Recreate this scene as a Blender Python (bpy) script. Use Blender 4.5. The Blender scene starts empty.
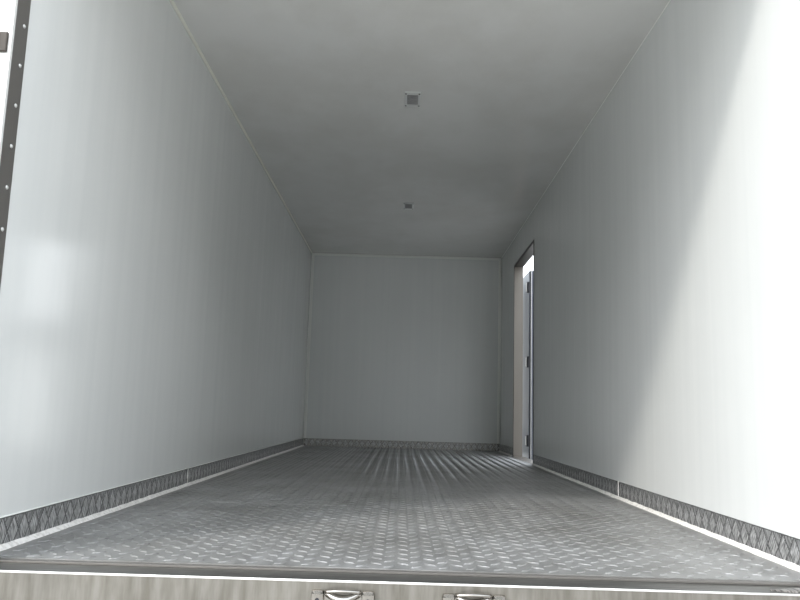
import bpy, bmesh, math, random
from mathutils import Vector, Matrix, noise
random.seed(4)
sc = bpy.context.scene
C = sc.collection

# ---------------------------------------------------------------- camera
F_PX, PITCH, YAW, ROLL = 758.32, 0.146847, -0.00529, 0.028893
cam_d = bpy.data.cameras.new('camera')
cam = bpy.data.objects.new('camera', cam_d); C.objects.link(cam); sc.camera = cam
cam_d.sensor_fit = 'HORIZONTAL'; cam_d.sensor_width = 36.0; cam_d.lens = 36.0 * F_PX / 800.0
cam_d.clip_start = 0.02; cam_d.clip_end = 500
fwd = Vector((math.sin(YAW)*math.cos(PITCH), math.cos(YAW)*math.cos(PITCH), math.sin(PITCH)))
rgt = Vector((math.cos(YAW), -math.sin(YAW), 0)); up = rgt.cross(fwd)
r2 = rgt*math.cos(ROLL) + up*math.sin(ROLL); u2 = -rgt*math.sin(ROLL) + up*math.cos(ROLL)
M = Matrix((r2, u2, -fwd)).transposed().to_4x4(); M.translation = (-0.01755, 0.0, 0.41872)
cam.matrix_world = M

# ---------------------------------------------------------------- light
w = bpy.data.worlds.new('sky'); sc.world = w; w.use_nodes = True
nt = w.node_tree; nt.nodes.clear()
out = nt.nodes.new('ShaderNodeOutputWorld'); bg = nt.nodes.new('ShaderNodeBackground')
tc = nt.nodes.new('ShaderNodeTexCoord'); sep = nt.nodes.new('ShaderNodeSeparateXYZ')
cr = nt.nodes.new('ShaderNodeValToRGB')
nt.links.new(tc.outputs['Generated'], sep.inputs[0]); nt.links.new(sep.outputs['Z'], cr.inputs[0])
e = cr.color_ramp.elements
e[0].position = 0.0; e[0].color = (0.95, 0.975, 1.0, 1)
e[1].position = 1.0; e[1].color = (0.80, 0.89, 1.0, 1)
m_ = e.new(0.35); m_.color = (0.92, 0.96, 1.0, 1)
nt.links.new(cr.outputs[0], bg.inputs[0]); bg.inputs[1].default_value = 2.6
SUN_DIR = Vector((0.85, 1.0, -1.065)).normalized()
# bright thin haze round the sun
vm = nt.nodes.new('ShaderNodeVectorMath'); vm.operation = 'DOT_PRODUCT'; vm.inputs[1].default_value = -SUN_DIR
nt.links.new(tc.outputs['Generated'], vm.inputs[0])
mx = nt.nodes.new('ShaderNodeMath'); mx.operation = 'MAXIMUM'; mx.inputs[1].default_value = 0.0
pw = nt.nodes.new('ShaderNodeMath'); pw.operation = 'POWER'; pw.inputs[1].default_value = 9.0
ml = nt.nodes.new('ShaderNodeMath'); ml.operation = 'MULTIPLY'; ml.inputs[1].default_value = 3.0
nt.links.new(vm.outputs['Value'], mx.inputs[0]); nt.links.new(mx.outputs[0], pw.inputs[0]); nt.links.new(pw.outputs[0], ml.inputs[0])
bg2 = nt.nodes.new('ShaderNodeBackground'); bg2.inputs[0].default_value = (1, 0.98, 0.95, 1)
nt.links.new(ml.outputs[0], bg2.inputs[1])
ad = nt.nodes.new('ShaderNodeAddShader')
nt.links.new(bg.outputs[0], ad.inputs[0]); nt.links.new(bg2.outputs[0], ad.inputs[1])
nt.links.new(ad.outputs[0], out.inputs[0])

sd = bpy.data.lights.new('sun', 'SUN'); sun = bpy.data.objects.new('sun', sd); C.objects.link(sun)
sun.rotation_euler = SUN_DIR.to_track_quat('-Z', 'Y').to_euler(); sun.location = (-4, -4, 6)
sd.energy = 1.45; sd.angle = math.radians(7); sd.color = (1.0, 0.955, 0.89)

vs = sc.view_settings
vs.view_transform = 'Standard'; vs.look = 'None'; vs.gamma = 1.0; vs.exposure = 0.42; vs.use_curve_mapping = False
sc.cycles.max_bounces = 16; sc.cycles.diffuse_bounces = 12; sc.cycles.glossy_bounces = 6
sc.cycles.sample_clamp_indirect = 6.0
sc.cycles.use_denoising = True

# ---------------------------------------------------------------- dimensions (metres)
HW, H, L = 1.15, 2.298, 9.004          # half width, height, back wall
K = 0.0875                             # kick plate height
Y_SILL, Y_FLOOR, Y_POST = 1.973, 2.129, 2.094
T = 0.09                               # panel thickness
DY0, DY1, DZ = 6.76, 7.93, 1.985       # side doorway

# ---------------------------------------------------------------- materials
def mat(name, base, rough=0.5, metal=0.0, spec=0.5):
    m = bpy.data.materials.new(name); m.use_nodes = True
    b = m.node_tree.nodes['Principled BSDF']
    b.inputs['Base Color'].default_value = (*base, 1); b.inputs['Roughness'].default_value = rough
    b.inputs['Metallic'].default_value = metal; b.inputs['Specular IOR Level'].default_value = spec
    return m
def nd(m, t, **kw):
    n = m.node_tree.nodes.new(t)
    for k, v in kw.items(): setattr(n, k, v)
    return n
def lk(m, a, b): m.node_tree.links.new(a, b)
def noise_tex(m, scale, detail=4, rough=0.55, vec_scale=(1, 1, 1), rot=(0, 0, 0)):
    t = nd(m, 'ShaderNodeTexCoord'); mp = nd(m, 'ShaderNodeMapping')
    mp.inputs['Scale'].default_value = vec_scale; mp.inputs['Rotation'].default_value = rot
    n = nd(m, 'ShaderNodeTexNoise'); n.inputs['Scale'].default_value = scale
    n.inputs['Detail'].default_value = detail; n.inputs['Roughness'].default_value = rough
    lk(m, t.outputs['Object'], mp.inputs[0]); lk(m, mp.outputs[0], n.inputs[0])
    return n.outputs[0]
def ramp(m, fac, p0, c0, p1, c1):
    r = nd(m, 'ShaderNodeValToRGB'); e = r.color_ramp.elements
    e[0].position = p0; e[1].position = p1
    e[0].color = (*c0, 1) if isinstance(c0, tuple) else (c0, c0, c0, 1)
    e[1].color = (*c1, 1) if isinstance(c1, tuple) else (c1, c1, c1, 1)
    lk(m, fac, r.inputs[0]); return r.outputs[0]
def bump(m, h, strength, dist, normal=None):
    b = nd(m, 'ShaderNodeBump'); b.inputs['Strength'].default_value = strength; b.inputs['Distance'].default_value = dist
    lk(m, h, b.inputs['Height'])
    if normal: lk(m, normal, b.inputs['Normal'])
    return b.outputs[0]
def P(m): return m.node_tree.nodes['Principled BSDF']
def mul(m, a, b):
    x = nd(m, 'ShaderNodeMix'); x.data_type = 'RGBA'; x.blend_type = 'MULTIPLY'; x.inputs[0].default_value = 1
    lk(m, a, x.inputs[6]); lk(m, b, x.inputs[7]); return x.outputs[2]

def panel_mat(name, vec, base, lo):
    m = mat(name, base, 0.3)
    a = noise_tex(m, 1.0, 3, 0.55, vec)
    b_ = noise_tex(m, 1.3, 4, 0.6)
    col = mul(m, ramp(m, a, 0.25, lo, 0.75, base), ramp(m, b_, 0.25, 0.965, 0.75, 1.0))
    lk(m, col, P(m).inputs['Base Color'])
    lk(m, ramp(m, a, 0.25, 0.12, 0.75, 0.17), P(m).inputs['Roughness'])
    if name == 'white_ceiling_panel':
        g1 = noise_tex(m, 1.6, 5, 0.62, (1, 0.8, 1), (0, 0, 0.5))
        lk(m, mul(m, col, ramp(m, g1, 0.38, (0.935, 0.93, 0.92), 0.56, (1, 1, 1))), P(m).inputs['Base Color'])
    c = noise_tex(m, 2.2, 2, 0.5); d = noise_tex(m, 160, 2, 0.5)
    n1 = bump(m, c, 0.12, 0.02); n2 = bump(m, a, 0.04, 0.002, n1); n3 = bump(m, d, 0.02, 0.001, n2)
    lk(m, n3, P(m).inputs['Normal'])
    return m
M_WALL = panel_mat('white_wall_panel', (1, 16, 0.35), (0.745, 0.758, 0.748), (0.705, 0.722, 0.715))
M_BACK = panel_mat('white_back_panel', (16, 1, 0.35), (0.745, 0.758, 0.748), (0.705, 0.722, 0.715))
M_CEIL = panel_mat('white_ceiling_panel', (1.5, 1.2, 1), (0.735, 0.733, 0.715), (0.71, 0.71, 0.695))
M_OUTER = mat('white_outer_skin', (0.6, 0.61, 0.62), 0.25)
M_TRIM = mat('white_joint_trim', (0.80, 0.81, 0.78), 0.35)
M_BEAD = mat('sealant', (0.85, 0.83, 0.80), 0.45)
lk(M_BEAD, ramp(M_BEAD, noise_tex(M_BEAD, 60, 3), 0.3, (0.62, 0.6, 0.57), 0.55, (0.87, 0.85, 0.82)), P(M_BEAD).inputs['Base Color'])
M_YEL = mat('aged_sealant', (0.76, 0.76, 0.69), 0.5)

M_TREAD = mat('aluminium_tread_plate', (0.46, 0.46, 0.455), 0.42, 0.6)
a_ = noise_tex(M_TREAD, 2.2, 6, 0.65); b_ = noise_tex(M_TREAD, 26, 4, 0.6, (1, 0.35, 1))
lk(M_TREAD, mul(M_TREAD, ramp(M_TREAD, a_, 0.32, (0.29, 0.285, 0.275), 0.62, (0.43, 0.43, 0.43)), ramp(M_TREAD, b_, 0.35, 0.78, 0.6, 1.0)), P(M_TREAD).inputs['Base Color'])
lk(M_TREAD, ramp(M_TREAD, b_, 0.3, 0.30, 0.7, 0.42), P(M_TREAD).inputs['Roughness'])
lk(M_TREAD, bump(M_TREAD, noise_tex(M_TREAD, 60, 5, 0.7, (1, 0.5, 1)), 0.2, 0.0015), P(M_TREAD).inputs['Normal'])

def kick_mat(name, ang, base, axis):
    m = mat(name, base, 0.42, 0.6)
    rot = (ang, 0, 0) if axis == 'x' else (0, ang, 0)
    sc_ = (1, 300, 30) if axis == 'x' else (300, 1, 30)
    t = nd(m, 'ShaderNodeTexCoord'); m0 = nd(m, 'ShaderNodeMapping'); m0.inputs['Rotation'].default_value = rot
    m1 = nd(m, 'ShaderNodeMapping'); m1.inputs['Scale'].default_value = sc_
    n = nd(m, 'ShaderNodeTexNoise'); n.inputs['Scale'].default_value = 1.0; n.inputs['Detail'].default_value = 2
    lk(m, t.outputs['Object'], m0.inputs[0]); lk(m, m0.outputs[0], m1.inputs[0]); lk(m, m1.outputs[0], n.inputs[0])
    lk(m, bump(m, n.outputs[0], 0.9, 0.0035), P(m).inputs['Normal'])
    c0 = tuple(v*0.45 for v in base); c1 = tuple(min(1, v*1.7) for v in base)
    lk(m, ramp(m, n.outputs[0], 0.38, c0, 0.62, c1), P(m).inputs['Base Color'])
    return m
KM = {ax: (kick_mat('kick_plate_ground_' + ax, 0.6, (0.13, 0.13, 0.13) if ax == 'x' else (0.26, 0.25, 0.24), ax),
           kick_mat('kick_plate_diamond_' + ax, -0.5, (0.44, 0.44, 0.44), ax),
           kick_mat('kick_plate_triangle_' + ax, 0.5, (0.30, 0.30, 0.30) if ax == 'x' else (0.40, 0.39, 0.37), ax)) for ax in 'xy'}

M_FRAME = mat('brushed_frame_steel', (0.19, 0.18, 0.168), 0.45, 0.6)
lk(M_FRAME, bump(M_FRAME, noise_tex(M_FRAME, 1, 3, 0.6, (300, 300, 6)), 0.2, 0.002), P(M_FRAME).inputs['Normal'])
M_EDGE = mat('bright_stainless_edge', (0.88, 0.87, 0.85), 0.35, 0.3)
M_SILL = mat('sill_stainless', (0.42, 0.41, 0.39), 0.32, 0.85)
sa = noise_tex(M_SILL, 1, 5, 0.6, (5, 120, 120))
lk(M_SILL, ramp(M_SILL, sa, 0.35, (0.13, 0.128, 0.12), 0.65, (0.24, 0.235, 0.225)), P(M_SILL).inputs['Base Color'])
lk(M_SILL, bump(M_SILL, sa, 0.2, 0.002), P(M_SILL).inputs['Normal'])
M_FACE = mat('sill_face_stainless', (0.62, 0.60, 0.55), 0.42, 0.8)
sb = noise_tex(M_FACE, 1, 4, 0.6, (40, 6, 5)); sb2 = noise_tex(M_FACE, 5, 4, 0.6)
lk(M_FACE, mul(M_FACE, ramp(M_FACE, sb, 0.35, (0.21, 0.196, 0.17), 0.65, (0.31, 0.295, 0.268)), ramp(M_FACE, sb2, 0.3, 0.82, 0.6, 1.0)), P(M_FACE).inputs['Base Color'])
M_CHROME = mat('polished_steel', (0.33, 0.31, 0.285), 0.16, 1.0)
M_RIVET = mat('rivet_aluminium', (0.75, 0.75, 0.74), 0.3, 0.8)
M_JAMB = mat('jamb_stainless', (0.24, 0.22, 0.197), 0.4, 0.5)
M_DFRAME = mat('dark_door_frame_steel', (0.10, 0.095, 0.09), 0.45, 0.5)
lk(M_JAMB, bump(M_JAMB, noise_tex(M_JAMB, 1, 3, 0.6, (200, 200, 5)), 0.15, 0.002), P(M_JAMB).inputs['Normal'])
M_RUBBER = mat('black_rubber', (0.02, 0.02, 0.022), 0.6)
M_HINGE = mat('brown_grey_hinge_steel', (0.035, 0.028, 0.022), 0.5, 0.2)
M_DARK = mat('dark_hinge_steel', (0.05, 0.05, 0.055), 0.4, 0.6)
M_SKIN = mat('door_glossy_skin', (0.17, 0.20, 0.24), 0.3, 0.0, 0.2)
lk(M_SKIN, bump(M_SKIN, noise_tex(M_SKIN, 3, 2), 0.1, 0.02), P(M_SKIN).inputs['Normal'])
M_ALU = mat('door_edge_aluminium', (0.14, 0.15, 0.18), 0.4, 0.5)
M_LENS = mat('grey_lamp_lens', (0.22, 0.225, 0.22), 0.35)
lk(M_LENS, ramp(M_LENS, noise_tex(M_LENS, 60, 2), 0.35, 0.24, 0.65, 0.32), P(M_LENS).inputs['Base Color'])
M_LAMPF = mat('lamp_frame_plastic', (0.64, 0.65, 0.64), 0.35)
M_CONC = mat('concrete_yard', (0.42, 0.41, 0.39), 0.85)
lk(M_CONC, ramp(M_CONC, noise_tex(M_CONC, 0.8, 6), 0.3, (0.35, 0.34, 0.32), 0.7, (0.46, 0.45, 0.42)), P(M_CONC).inputs['Base Color'])

# ---------------------------------------------------------------- helpers
def link(name, bm, mats, parent=None, kind=None, smooth=False):
    me = bpy.data.meshes.new(name); bm.normal_update(); bm.to_mesh(me); bm.free()
    for m in (mats if isinstance(mats, (list, tuple)) else [mats]): me.materials.append(m)
    if smooth:
        for p in me.polygons: p.use_smooth = True
    o = bpy.data.objects.new(name, me); C.objects.link(o)
    if parent: o.parent = parent; o.matrix_parent_inverse = Matrix.Translation(-parent.location) if False else Matrix.Identity(4)
    if kind: o['kind'] = kind
    return o
def empty(name, loc=(0, 0, 0), kind=None, label=None, cat=None, group=None):
    o = bpy.data.objects.new(name, None); C.objects.link(o); o.location = loc; o.empty_display_size = 0.05
    if kind: o['kind'] = kind
    if label: o['label'] = label; o['category'] = cat
    if group: o['group'] = group
    return o
def box(bm, x0, x1, y0, y1, z0, z1, bev=0.0, mi=0):
    vs_ = [bm.verts.new((x, y, z)) for z in (z0, z1) for y in (y0, y1) for x in (x0, x1)]
    fs = [bm.faces.new([vs_[i] for i in f]) for f in ((0, 2, 3, 1), (4, 5, 7, 6), (0, 1, 5, 4), (2, 6, 7, 3), (0, 4, 6, 2), (1, 3, 7, 5))]
    for f in fs: f.material_index = mi
    if bev:
        es = list({e for f in fs for e in f.edges})
        bmesh.ops.bevel(bm, geom=es, offset=bev, segments=2, affect='EDGES', profile=0.6)
def bx(*a, **k):
    bm = bmesh.new(); box(bm, *a, **k); return bm
def cyl(bm, c, axis, r, h, seg=16, r2_=None, mi=0):
    rot = Vector((0, 0, 1)).rotation_difference(Vector(axis)).to_matrix().to_4x4()
    res = bmesh.ops.create_cone(bm, cap_ends=True, segments=seg, radius1=r, radius2=r if r2_ is None else r2_, depth=h,
                                matrix=Matrix.Translation(c) @ rot)
    for f in {f for v in res['verts'] for f in v.link_faces}: f.material_index = mi
def sweep(bm, pts, r, seg=8, mi=0):
    rings = []
    for i, p in enumerate(pts):
        p = Vector(p); t = (Vector(pts[min(i+1, len(pts)-1)]) - Vector(pts[max(i-1, 0)])).normalized()
        s = t.orthogonal().normalized() if i == 0 else (s - t*s.dot(t)).normalized()
        b = t.cross(s); rr = r[i] if isinstance(r, (list, tuple)) else r
        rings.append([bm.verts.new(p + (s*math.cos(k*math.tau/seg) + b*math.sin(k*math.tau/seg))*rr) for k in range(seg)])
    for A, B in zip(rings, rings[1:]):
        for k in range(seg):
            f = bm.faces.new((A[k], A[(k+1) % seg], B[(k+1) % seg], B[k])); f.material_index = mi; f.smooth = True
    bm.faces.new(list(reversed(rings[0]))); bm.faces.new(rings[-1])

# ---------------------------------------------------------------- ground outside
GZ = -1.12
bm = bmesh.new(); bmesh.ops.create_grid(bm, x_segments=8, y_segments=8, size=60)
for v in bm.verts: v.co.z = GZ
g = link('ground', bm, M_CONC, kind='structure')
# unseen walls, added to hold back sky light and shape the wall reflections
link('wall_blocker_rear', bx(-34, 30, -25, -24, GZ, 10.5, bev=0.05), mat('grey_blocker_wall', (0.20, 0.20, 0.19), 0.8), kind='structure')  # added unseen wall, cuts the low sky light reaching the back wall
link('wall_reflection_side', bx(12, 12.6, 18, 46, GZ, 2.6, bev=0.05), mat('white_reflection_wall', (0.75, 0.75, 0.74), 0.6), kind='structure')  # added unseen wall, gives the pale lower part of the left wall's reflection
link('wall_blocker_near', bx(2.9, 5.4, -2.0, 10.0, GZ, 2.6, bev=0.05), mat('near_blocker_wall', (0.45, 0.45, 0.45), 0.7), kind='structure')  # added unseen blocker, keeps sky light out of the side doorway
link('trim_15', bx(11.6, 12.8, 17.8, 46.2, 2.6, 3.6, bev=0.05), mat('dark_reflection_band', (0.08, 0.08, 0.085), 0.6), kind='structure')  # added unseen strip, makes the dark gap in the left wall's reflection

# ---------------------------------------------------------------- box shell
# floor: tread plate with raised lens-shaped bars as real geometry
bm = bmesh.new()
box(bm, -HW, HW, Y_FLOOR, L, -0.004, 0.0)
box(bm, -HW, HW, Y_FLOOR + 0.02, L + T, -0.10, -0.005)
PX_, PY_ = 0.075, 0.075
def bar(cx, cy, ang, l=0.022, wd=0.0070, h=0.0029):
    ca, sa_ = math.cos(ang), math.sin(ang)
    ring = []
    for u, v in ((-1, 0), (-.6, -.75), (0, -1), (.6, -.75), (1, 0), (.6, .75), (0, 1), (-.6, .75)):
        x, y = u*l, v*wd; ring.append(bm.verts.new((cx + x*ca - y*sa_, cy + x*sa_ + y*ca, 0.0001)))
    top = []
    for u, v in ((-.7, 0), (0, -.6), (.7, 0), (0, .6)):
        x, y = u*l, v*wd; top.append(bm.verts.new((cx + x*ca - y*sa_, cy + x*sa_ + y*ca, h)))
    a0, a1, a2, a3 = top; r = ring
    for f in ((r[0], r[1], a0), (r[1], r[2], a1, a0), (r[2], r[3], a2, a1), (r[3], r[4], a2), (r[4], r[5], a2), (r[5], r[6], a3, a2),
              (r[6], r[7], a0, a3), (r[7], r[0], a0), (a0, a1, a2, a3)):
        bm.faces.new(f)
ny = int((L - Y_FLOOR - 0.03) / PY_)
for j in range(ny):
    for i in range(-14, 16):
        y = Y_FLOOR + 0.03 + j*PY_
        x = (i - 0.5)*PX_
        if abs(x) < HW - 0.035: bar(x, y, math.radians(40))
        if abs(x + PX_/2) < HW - 0.035: bar(x + PX_/2, y + PY_/2, math.radians(-40))
# welded seam between two sheets of plate
sweep(bm, [(-HW+0.02+(2*HW-0.04)*k/80, 3.47, -0.0006 + 0.0012*noise.noise(Vector((k*1.7, 0, 3)))) for k in range(81)], 0.0016, 6)
link('floor', bm, M_TREAD, kind='structure')

link('wall_left', bx(-HW-T, -HW, Y_POST, L, 0.0, H), M_WALL, kind='structure')
link('wall_back', bx(-HW-T, HW+T, L, L+T, 0.0, H), M_BACK, kind='structure')
link('ceiling', bx(-HW-T, HW+T, Y_POST, L+T, H, H+T), M_CEIL, kind='structure')
# right wall with the side doorway
bm = bmesh.new()
box(bm, HW, HW+T, Y_POST, DY0, 0.0, H); box(bm, HW, HW+T, DY1, L, 0.0, H); box(bm, HW, HW+T, DY0, DY1, DZ, H)
link('wall_right', bm, M_WALL, kind='structure')

# joint trims: bead along the ceiling joints, corner angles in the far corners
bm = bmesh.new()
pts = [(-HW+0.004, Y_POST + 0.01 + (L-Y_POST-0.02)*k/60, H-0.004) for k in range(61)]
sweep(bm, pts, [0.0095 + 0.0015*noise.noise(Vector((k*0.8, 0, 0))) for k in range(61)], 8)
link('trim_1', bm, M_YEL, kind='structure')
bm = bmesh.new()
sweep(bm, [(HW-0.002, Y_POST + 0.01 + (L-Y_POST-0.02)*k/40, H-0.002) for k in range(41)], 0.003, 8)
link('trim_2', bm, M_TRIM, kind='structure')
bm = bmesh.new()
box(bm, -HW, HW, L-0.004, L, H-0.03, H-0.001, bev=0.001)
link('trim_3', bm, M_TRIM, kind='structure')
for n, s in ((4, -1), (5, 1)):
    bm = bmesh.new()
    x = s*HW
    box(bm, min(x, x-s*0.035), max(x, x-s*0.035), L-0.004, L-0.0001, K, H-0.03, bev=0.001)
    sweep(bm, [(x-s*0.003, L-0.006, K+0.002), (x-s*0.003, L-0.006, H-0.01)], 0.006)
    link('trim_%d' % n, bm, M_TRIM, kind='structure')

# ---------------------------------------------------------------- kick plates
def kick_plate(y0, y1, to_world, mats, parent, thick=0.0025):
    """strip of plate in (u along, z up, n out of wall); raised diamonds"""
    bm = bmesh.new()
    def V(u, z, n): return bm.verts.new(to_world(u, z, n))
    def face(vs_, mi):
        f = bm.faces.new(vs_); f.material_index = mi
    c = [V(u, z, n) for n in (0, thick) for (u, z) in ((y0, 0.001), (y1, 0.001), (y1, K), (y0, K))]
    for f in ((0, 3, 2, 1), (4, 5, 6, 7), (0, 1, 5, 4), (2, 3, 7, 6), (1, 2, 6, 5), (3, 0, 4, 7)): face([c[i] for i in f], 0)
    n = max(1, round((y1-y0-0.004)/0.065)); p = (y1-y0-0.004)/n; g_ = 0.0034
    def pad(poly, mi, h=0.0006):
        cu = sum(a[0] for a in poly)/len(poly); cz = sum(a[1] for a in poly)/len(poly)
        lo, hi = [], []
        for u, z in poly:
            u = min(max(u, y0+0.001), y1-0.001); z = min(max(z, 0.003), K-0.001)
            lo.append(V(u, z, thick)); hi.append(V(cu+(u-cu)*0.86, cz+(z-cz)*0.90, thick+h))
        face(hi, mi)
        for i in range(len(poly)): j = (i+1) % len(poly); face([lo[i], lo[j], hi[j], hi[i]], mi)
    for k in range(n):
        u = y0 + 0.002 + (k+0.5)*p; zc = K/2; hz = K/2 - 0.003
        pad([(u-p/2+g_, zc), (u, zc-hz), (u+p/2-g_, zc), (u, zc+hz)], 1)
        if k:
            uu = u - p/2
            pad([(uu, zc+0.005), (uu+p/2-2.2*g_, K-0.003), (uu-p/2+2.2*g_, K-0.003)], 2)
            pad([(uu, zc-0.005), (uu-p/2+2.2*g_, 0.004), (uu+p/2-2.2*g_, 0.004)], 2)
    return link('kick_plate', bm, mats, parent)
def seam(u, to_world, parent, wd=0.004):
    bm = bmesh.new()
    vs_ = [bm.verts.new(to_world(a, z, n)) for n in (0.0, 0.0055) for (a, z) in ((u-wd, 0.004), (u+wd, 0.004), (u+wd, K+0.001), (u-wd, K+0.001))]
    for f in ((0, 3, 2, 1), (4, 5, 6, 7), (0, 1, 5, 4), (2, 3, 7, 6), (1, 2, 6, 5), (3, 0, 4, 7)): bm.faces.new([vs_[i] for i in f])
    bmesh.ops.bevel(bm, geom=bm.edges[:], offset=0.001, segments=1, affect='EDGES')
    o = link('seam_sealant', bm, M_BEAD, parent); return o
lw = lambda u, z, n: (-HW + n, u, z)
rw = lambda u, z, n: (HW - n, u, z)
bw = lambda u, z, n: (u, L - n, z)
bl = empty('baseboard_left', kind='structure')
for y0, y1 in ((Y_POST+0.045, 4.141), (4.149, 8.244), (8.252, L-0.006)): kick_plate(y0, y1, lw, KM['x'], bl)
seam(4.145, lw, bl); seam(8.248, lw, bl)
br = empty('baseboard_right', kind='structure')
for y0, y1 in ((Y_POST+0.045, 4.121), (4.129, DY0-0.03), (DY1+0.03, L-0.006)): kick_plate(y0, y1, rw, KM['x'], br)
seam(4.125, rw, br)
bb = empty('baseboard_back', kind='structure')
kick_plate(-HW+0.006, HW-0.006, bw, KM['y'], bb)
# thin white lip bead on top of the plates
for n, x in ((6, -HW+0.0015),):
    bm = bmesh.new()
    segs = [(Y_POST+0.045, L-0.01)] if n == 6 else [(Y_POST+0.045, DY0-0.03), (DY1+0.03, L-0.01)]
    for a, b in segs: sweep(bm, [(x, a+(b-a)*k/20, K+0.002) for k in range(21)], 0.0022, 6)
    link('trim_%d' % n, bm, M_TRIM, kind='structure')
# floor-edge sealant, laid by hand so its width wanders
for n, s in ((8, -1), (9, 1)):
    bm = bmesh.new()
    spans = [(Y_FLOOR+0.002, L-0.01)] if s < 0 else [(Y_FLOOR+0.002, DY0), (DY1, L-0.01)]
    for a, b in spans:
        prev = None; N = max(4, int((b-a)/0.025))
        for k in range(N+1):
            y = a+(b-a)*k/N
            wd = 0.0155 + 0.004*noise.noise(Vector((y*9, s*3, 0))) + 0.003*noise.noise(Vector((y*31, s, 5)))
            hh = 0.013 + 0.003*noise.noise(Vector((y*14, s*7, 2)))
            x = s*(HW-0.0045)
            pr = [(x, hh), (x-s*wd*0.35, hh*0.72), (x-s*wd*0.75, hh*0.30), (x-s*wd, 0.0005)]
            row = [bm.verts.new((px, y, pz)) for px, pz in pr]
            if prev:
                for q in range(3):
                    f = bm.faces.new((prev[q], row[q], row[q+1], prev[q+1]) if s > 0 else (prev[q+1], row[q+1], row[q], prev[q])); f.smooth = True
            prev = row
    link('trim_%d' % n, bm, M_BEAD, kind='structure')

# ---------------------------------------------------------------- rear frame
RIV = [0.893 + 0.1212*k for k in range(-7, 12)]
rivet_src = None
def rivet(loc, axis, parent):
    global rivet_src
    if rivet_src is None:
        bm = bmesh.new()
        bmesh.ops.create_uvsphere(bm, u_segments=14, v_segments=8, radius=0.0065)
        for v in list(bm.verts):
            if v.co.z < -0.001: v.co.z = -0.001
            v.co.z *= 0.55
        cyl(bm, (0, 0, 0.0036), (0, 0, 1), 0.0018, 0.001, 8)
        o = link('rivet', bm, M_RIVET, parent, smooth=True); rivet_src = o
    else:
        o = rivet_src.copy(); C.objects.link(o); o.parent = parent
    o.location = loc; o.rotation_euler = Vector(axis).to_track_quat('Z', 'Y').to_euler()
for n, s in ((10, -1), (11, 1)):
    root = empty('trim_%d' % n, kind='structure')
    x = s*HW
    bm = bx(min(x-s*0.003, x+s*T), max(x-s*0.003, x+s*T), 2.022, Y_POST-0.0005, 0.0, H+T, bev=0.0015)
    link('post', bm, M_FRAME, root)
    bm = bx(min(x-s*0.0045, x+s*T), max(x-s*0.0045, x+s*T), 2.008, 2.0215, 0.0, H+T, bev=0.002)
    link('bright_edge', bm, M_EDGE, root)
    for z in RIV: rivet((x - s*0.0034, 2.069, z), (-s, 0, 0), root)
# header over the rear opening
root = empty('trim_12', kind='structure')
link('header', bx(-HW+0.004, HW-0.004, 1.975, Y_POST-0.0005, 2.249, H+T, bev=0.002), M_FRAME, root)
# sill across the rear opening
root = empty('trim_13', kind='structure')
link('threshold', bx(-HW-T, HW+T, Y_SILL+0.008, Y_FLOOR+0.018, -0.10, -0.008), M_SILL, root)
link('floor_edge_strip', bx(-HW, HW, Y_FLOOR-0.028, Y_FLOOR-0.0005, -0.0078, -0.002, bev=0.001), M_FRAME, root)
bm = bmesh.new()
sweep(bm, [(-HW-T, Y_SILL+0.005, -0.004), (0, Y_SILL+0.005, -0.004), (HW+T, Y_SILL+0.005, -0.004)], 0.003, 10)
link('bright_edge', bm, M_EDGE, root)
link('rear_face', bx(-HW-T, HW+T, Y_SILL+0.002, Y_SILL+0.0075, -0.22, -0.006), M_FACE, root)

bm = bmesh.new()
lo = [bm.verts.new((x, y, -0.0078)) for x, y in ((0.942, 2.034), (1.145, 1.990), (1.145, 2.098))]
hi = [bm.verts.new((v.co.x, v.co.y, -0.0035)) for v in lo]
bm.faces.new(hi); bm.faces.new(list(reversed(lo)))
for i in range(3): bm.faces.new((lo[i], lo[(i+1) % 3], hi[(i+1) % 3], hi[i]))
link('corner_patch', bm, KM['y'][0], root)  # flat hatched triangle on the right end of the threshold

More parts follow.
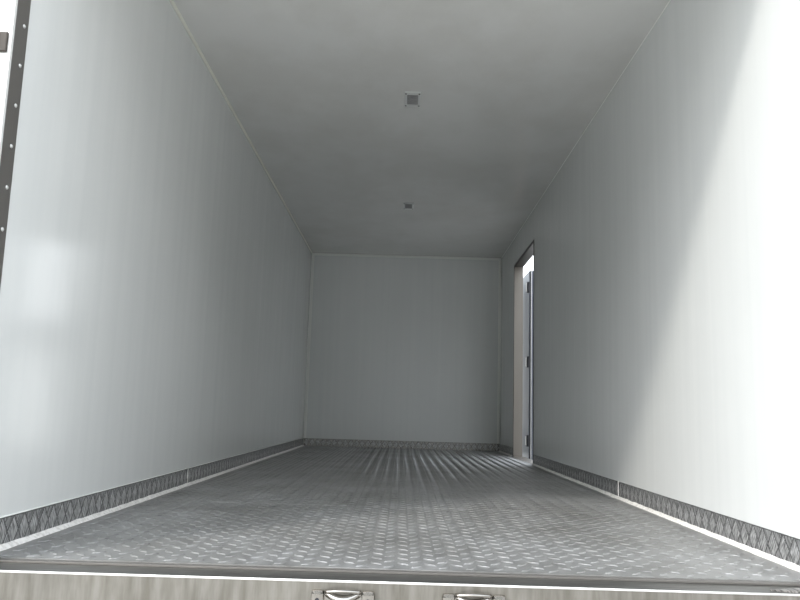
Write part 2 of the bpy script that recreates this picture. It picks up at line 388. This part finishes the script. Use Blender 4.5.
# ---------------------------------------------------------------- lock bar keepers on the rear face
def keeper(cx, label):
    k = empty('lock_keeper', (cx, Y_SILL+0.002, -0.057), label=label, cat='door lock keeper', group='lock keepers on the rear sill')
    def plate(x0, x1):
        bm = bmesh.new(); box(bm, x0, x1, -0.020, 0.0, -0.034, 0.036, bev=0.0095); return bm
    link('base_plate', bx(-0.076, 0.076, -0.003, 0.0, -0.033, 0.022, bev=0.0015), M_CHROME, k)
    for x0, x1 in ((-0.079, -0.047), (0.046, 0.079)):
        e_ = link('ear', plate(x0, x1), M_CHROME, k)
        bm = bmesh.new(); cyl(bm, ((x0+x1)/2, -0.0202, 0.012), (0, -1, 0), 0.0055, 0.002, 14)
        link('bolt', bm, M_DARK, e_)
        bm = bmesh.new(); cyl(bm, ((x0+x1)/2, -0.0202, -0.016), (0, -1, 0), 0.0055, 0.002, 14)
        link('bolt', bm, M_DARK, e_)
    # curved saddle between the ears: thick band bulging outward, with a hollow
    bm = bmesh.new()
    N = 16; prev = None
    for i in range(N+1):
        t = i/N; x = -0.045 + 0.089*t; dip = math.sin(math.pi*t)
        zt = 0.031 - 0.012*dip; yo = -0.008 - 0.022*dip
        row = [bm.verts.new(c) for c in ((x, 0, zt+0.003), (x, yo, zt), (x, yo, zt-0.010), (x, yo+0.009, zt-0.014), (x, 0, zt-0.014))]
        if prev:
            for q in range(5): bm.faces.new((prev[q], prev[(q+1) % 5], row[(q+1) % 5], row[q])).smooth = True
        else: bm.faces.new(row)
        prev = row
    bm.faces.new(list(reversed(prev)))
    link('saddle', bm, M_CHROME, k)
    bm = bmesh.new(); sweep(bm, [(-0.044 + 0.088*t/12, -0.010 - 0.010*math.sin(math.pi*t/12), 0.030 + 0.004*math.sin(math.pi*t/12)) for t in range(13)], 0.0042, 8)
    link('cam_lip', bm, M_CHROME, k)
    bm = bmesh.new(); sweep(bm, [(-0.044, -0.010, -0.026), (0.0, -0.022, -0.024), (0.044, -0.010, -0.026)], 0.005, 8)
    link('lower_lip', bm, M_CHROME, k)
    return k
keeper(-0.148, 'polished steel lock keeper on the rear sill face, left of the two')
keeper(0.176, 'polished steel lock keeper on the rear sill face, right of the two')

# ---------------------------------------------------------------- ceiling lamps
def lamp(y, label):
    r = empty('ceiling_lamp', (0.0, y, H), label=label, cat='ceiling lamp', group='small square lamps in the ceiling')
    bm = bmesh.new()
    ox, oy, ix, iy, z0, z1 = 0.048, 0.108, 0.033, 0.073, -0.006, 0.0
    for a in ((-ox, ox, iy, oy), (-ox, ox, -oy, -iy), (-ox, -ix, -iy, iy), (ix, ox, -iy, iy)): box(bm, *a, z0, z1, bev=0.0012)
    link('frame', bm, M_LAMPF, r)
    bm = bmesh.new(); box(bm, -ix, ix, -iy, iy, -0.004, -0.0005)
    for k in range(-3, 4): box(bm, -ix+0.003, ix-0.003, k*0.019-0.004, k*0.019+0.004, -0.0052, -0.004)
    link('lens', bm, M_LENS, r)
    for sx in (-1, 1):
        for sy in (-1, 1):
            bm = bmesh.new(); cyl(bm, (sx*0.040, sy*0.088, -0.0066), (0, 0, -1), 0.0058, 0.002, 12); link('screw', bm, M_DARK, r)
lamp(4.370, 'square grey ceiling lamp nearer the open rear, larger in view')
lamp(6.770, 'square grey ceiling lamp farther in, towards the back wall')

# ---------------------------------------------------------------- side doorway
root = empty('trim_14', kind='structure')
XO = HW + T
link('far_jamb', bx(HW-0.002, XO, DY1-0.004, DY1+0.0, 0.0, DZ), M_JAMB, root)
link('near_jamb', bx(HW-0.002, XO, DY0, DY0+0.004, 0.0, DZ), M_JAMB, root)
link('head_lining', bx(HW-0.002, XO, DY0, DY1, DZ-0.004, DZ), M_DFRAME, root)
link('door_sill', bx(HW-0.002, XO+0.02, DY0, DY1, -0.02, 0.002), M_JAMB, root)
bm = bmesh.new()
fl = 0.022
box(bm, HW-0.004, HW-0.0005, DY1, DY1+fl, 0.0, DZ+fl, bev=0.0008); box(bm, HW-0.004, HW-0.0005, DY0-fl, DY0, 0.0, DZ+fl, bev=0.0008)
box(bm, HW-0.004, HW-0.0005, DY0, DY1, DZ, DZ+fl, bev=0.0008)
link('inner_flange', bm, M_DFRAME, root)

# the door leaf folded right back along the outside of the wall
LX0, LX1, LY0, LY1, LZ0, LZ1 = 1.315, 1.375, 7.985, 9.13, -0.055, 1.955
d = empty('door_1', (0, 0, 0), kind='structure')
link('leaf', bx(LX0+0.004, LX1-0.004, LY0+0.004, LY1-0.004, LZ0+0.004, LZ1-0.004), M_OUTER, d)
link('outer_skin', bx(LX0, LX0+0.0035, LY0, LY1, LZ0, LZ1), M_SKIN, d)
link('edge_profile', bx(LX0+0.004, LX1, LY0-0.001, LY0+0.0035, LZ0, LZ1), M_ALU, d)
link('gasket', bx(LX0+0.004, LX0+0.014, LY0-0.012, LY0-0.0015, LZ0+0.01, LZ1-0.01, bev=0.003), M_RUBBER, d)
link('edge_rib', bx(LX0+0.019, LX0+0.025, LY0-0.007, LY0-0.0015, LZ0+0.01, LZ1-0.01, bev=0.001), M_EDGE, d)
for z in (1.765, 0.975, 0.165):
    h = link('hinge', bx(XO+0.032, LX0-0.001, 7.945, 7.957, z-0.045, z+0.045, bev=0.002), M_RIVET, d)
    bm = bmesh.new(); cyl(bm, (LX0-0.018, 7.93, z), (0, 0, 1), 0.014, 0.115, 14); link('hinge_barrel', bm, M_DARK, h)
    link('hinge_strap', bx(LX0-0.006, LX0-0.0005, 7.94, 8.10, z-0.035, z+0.035, bev=0.001), M_DARK, h)

# ---------------------------------------------------------------- rear door hinges on the back face of the left post
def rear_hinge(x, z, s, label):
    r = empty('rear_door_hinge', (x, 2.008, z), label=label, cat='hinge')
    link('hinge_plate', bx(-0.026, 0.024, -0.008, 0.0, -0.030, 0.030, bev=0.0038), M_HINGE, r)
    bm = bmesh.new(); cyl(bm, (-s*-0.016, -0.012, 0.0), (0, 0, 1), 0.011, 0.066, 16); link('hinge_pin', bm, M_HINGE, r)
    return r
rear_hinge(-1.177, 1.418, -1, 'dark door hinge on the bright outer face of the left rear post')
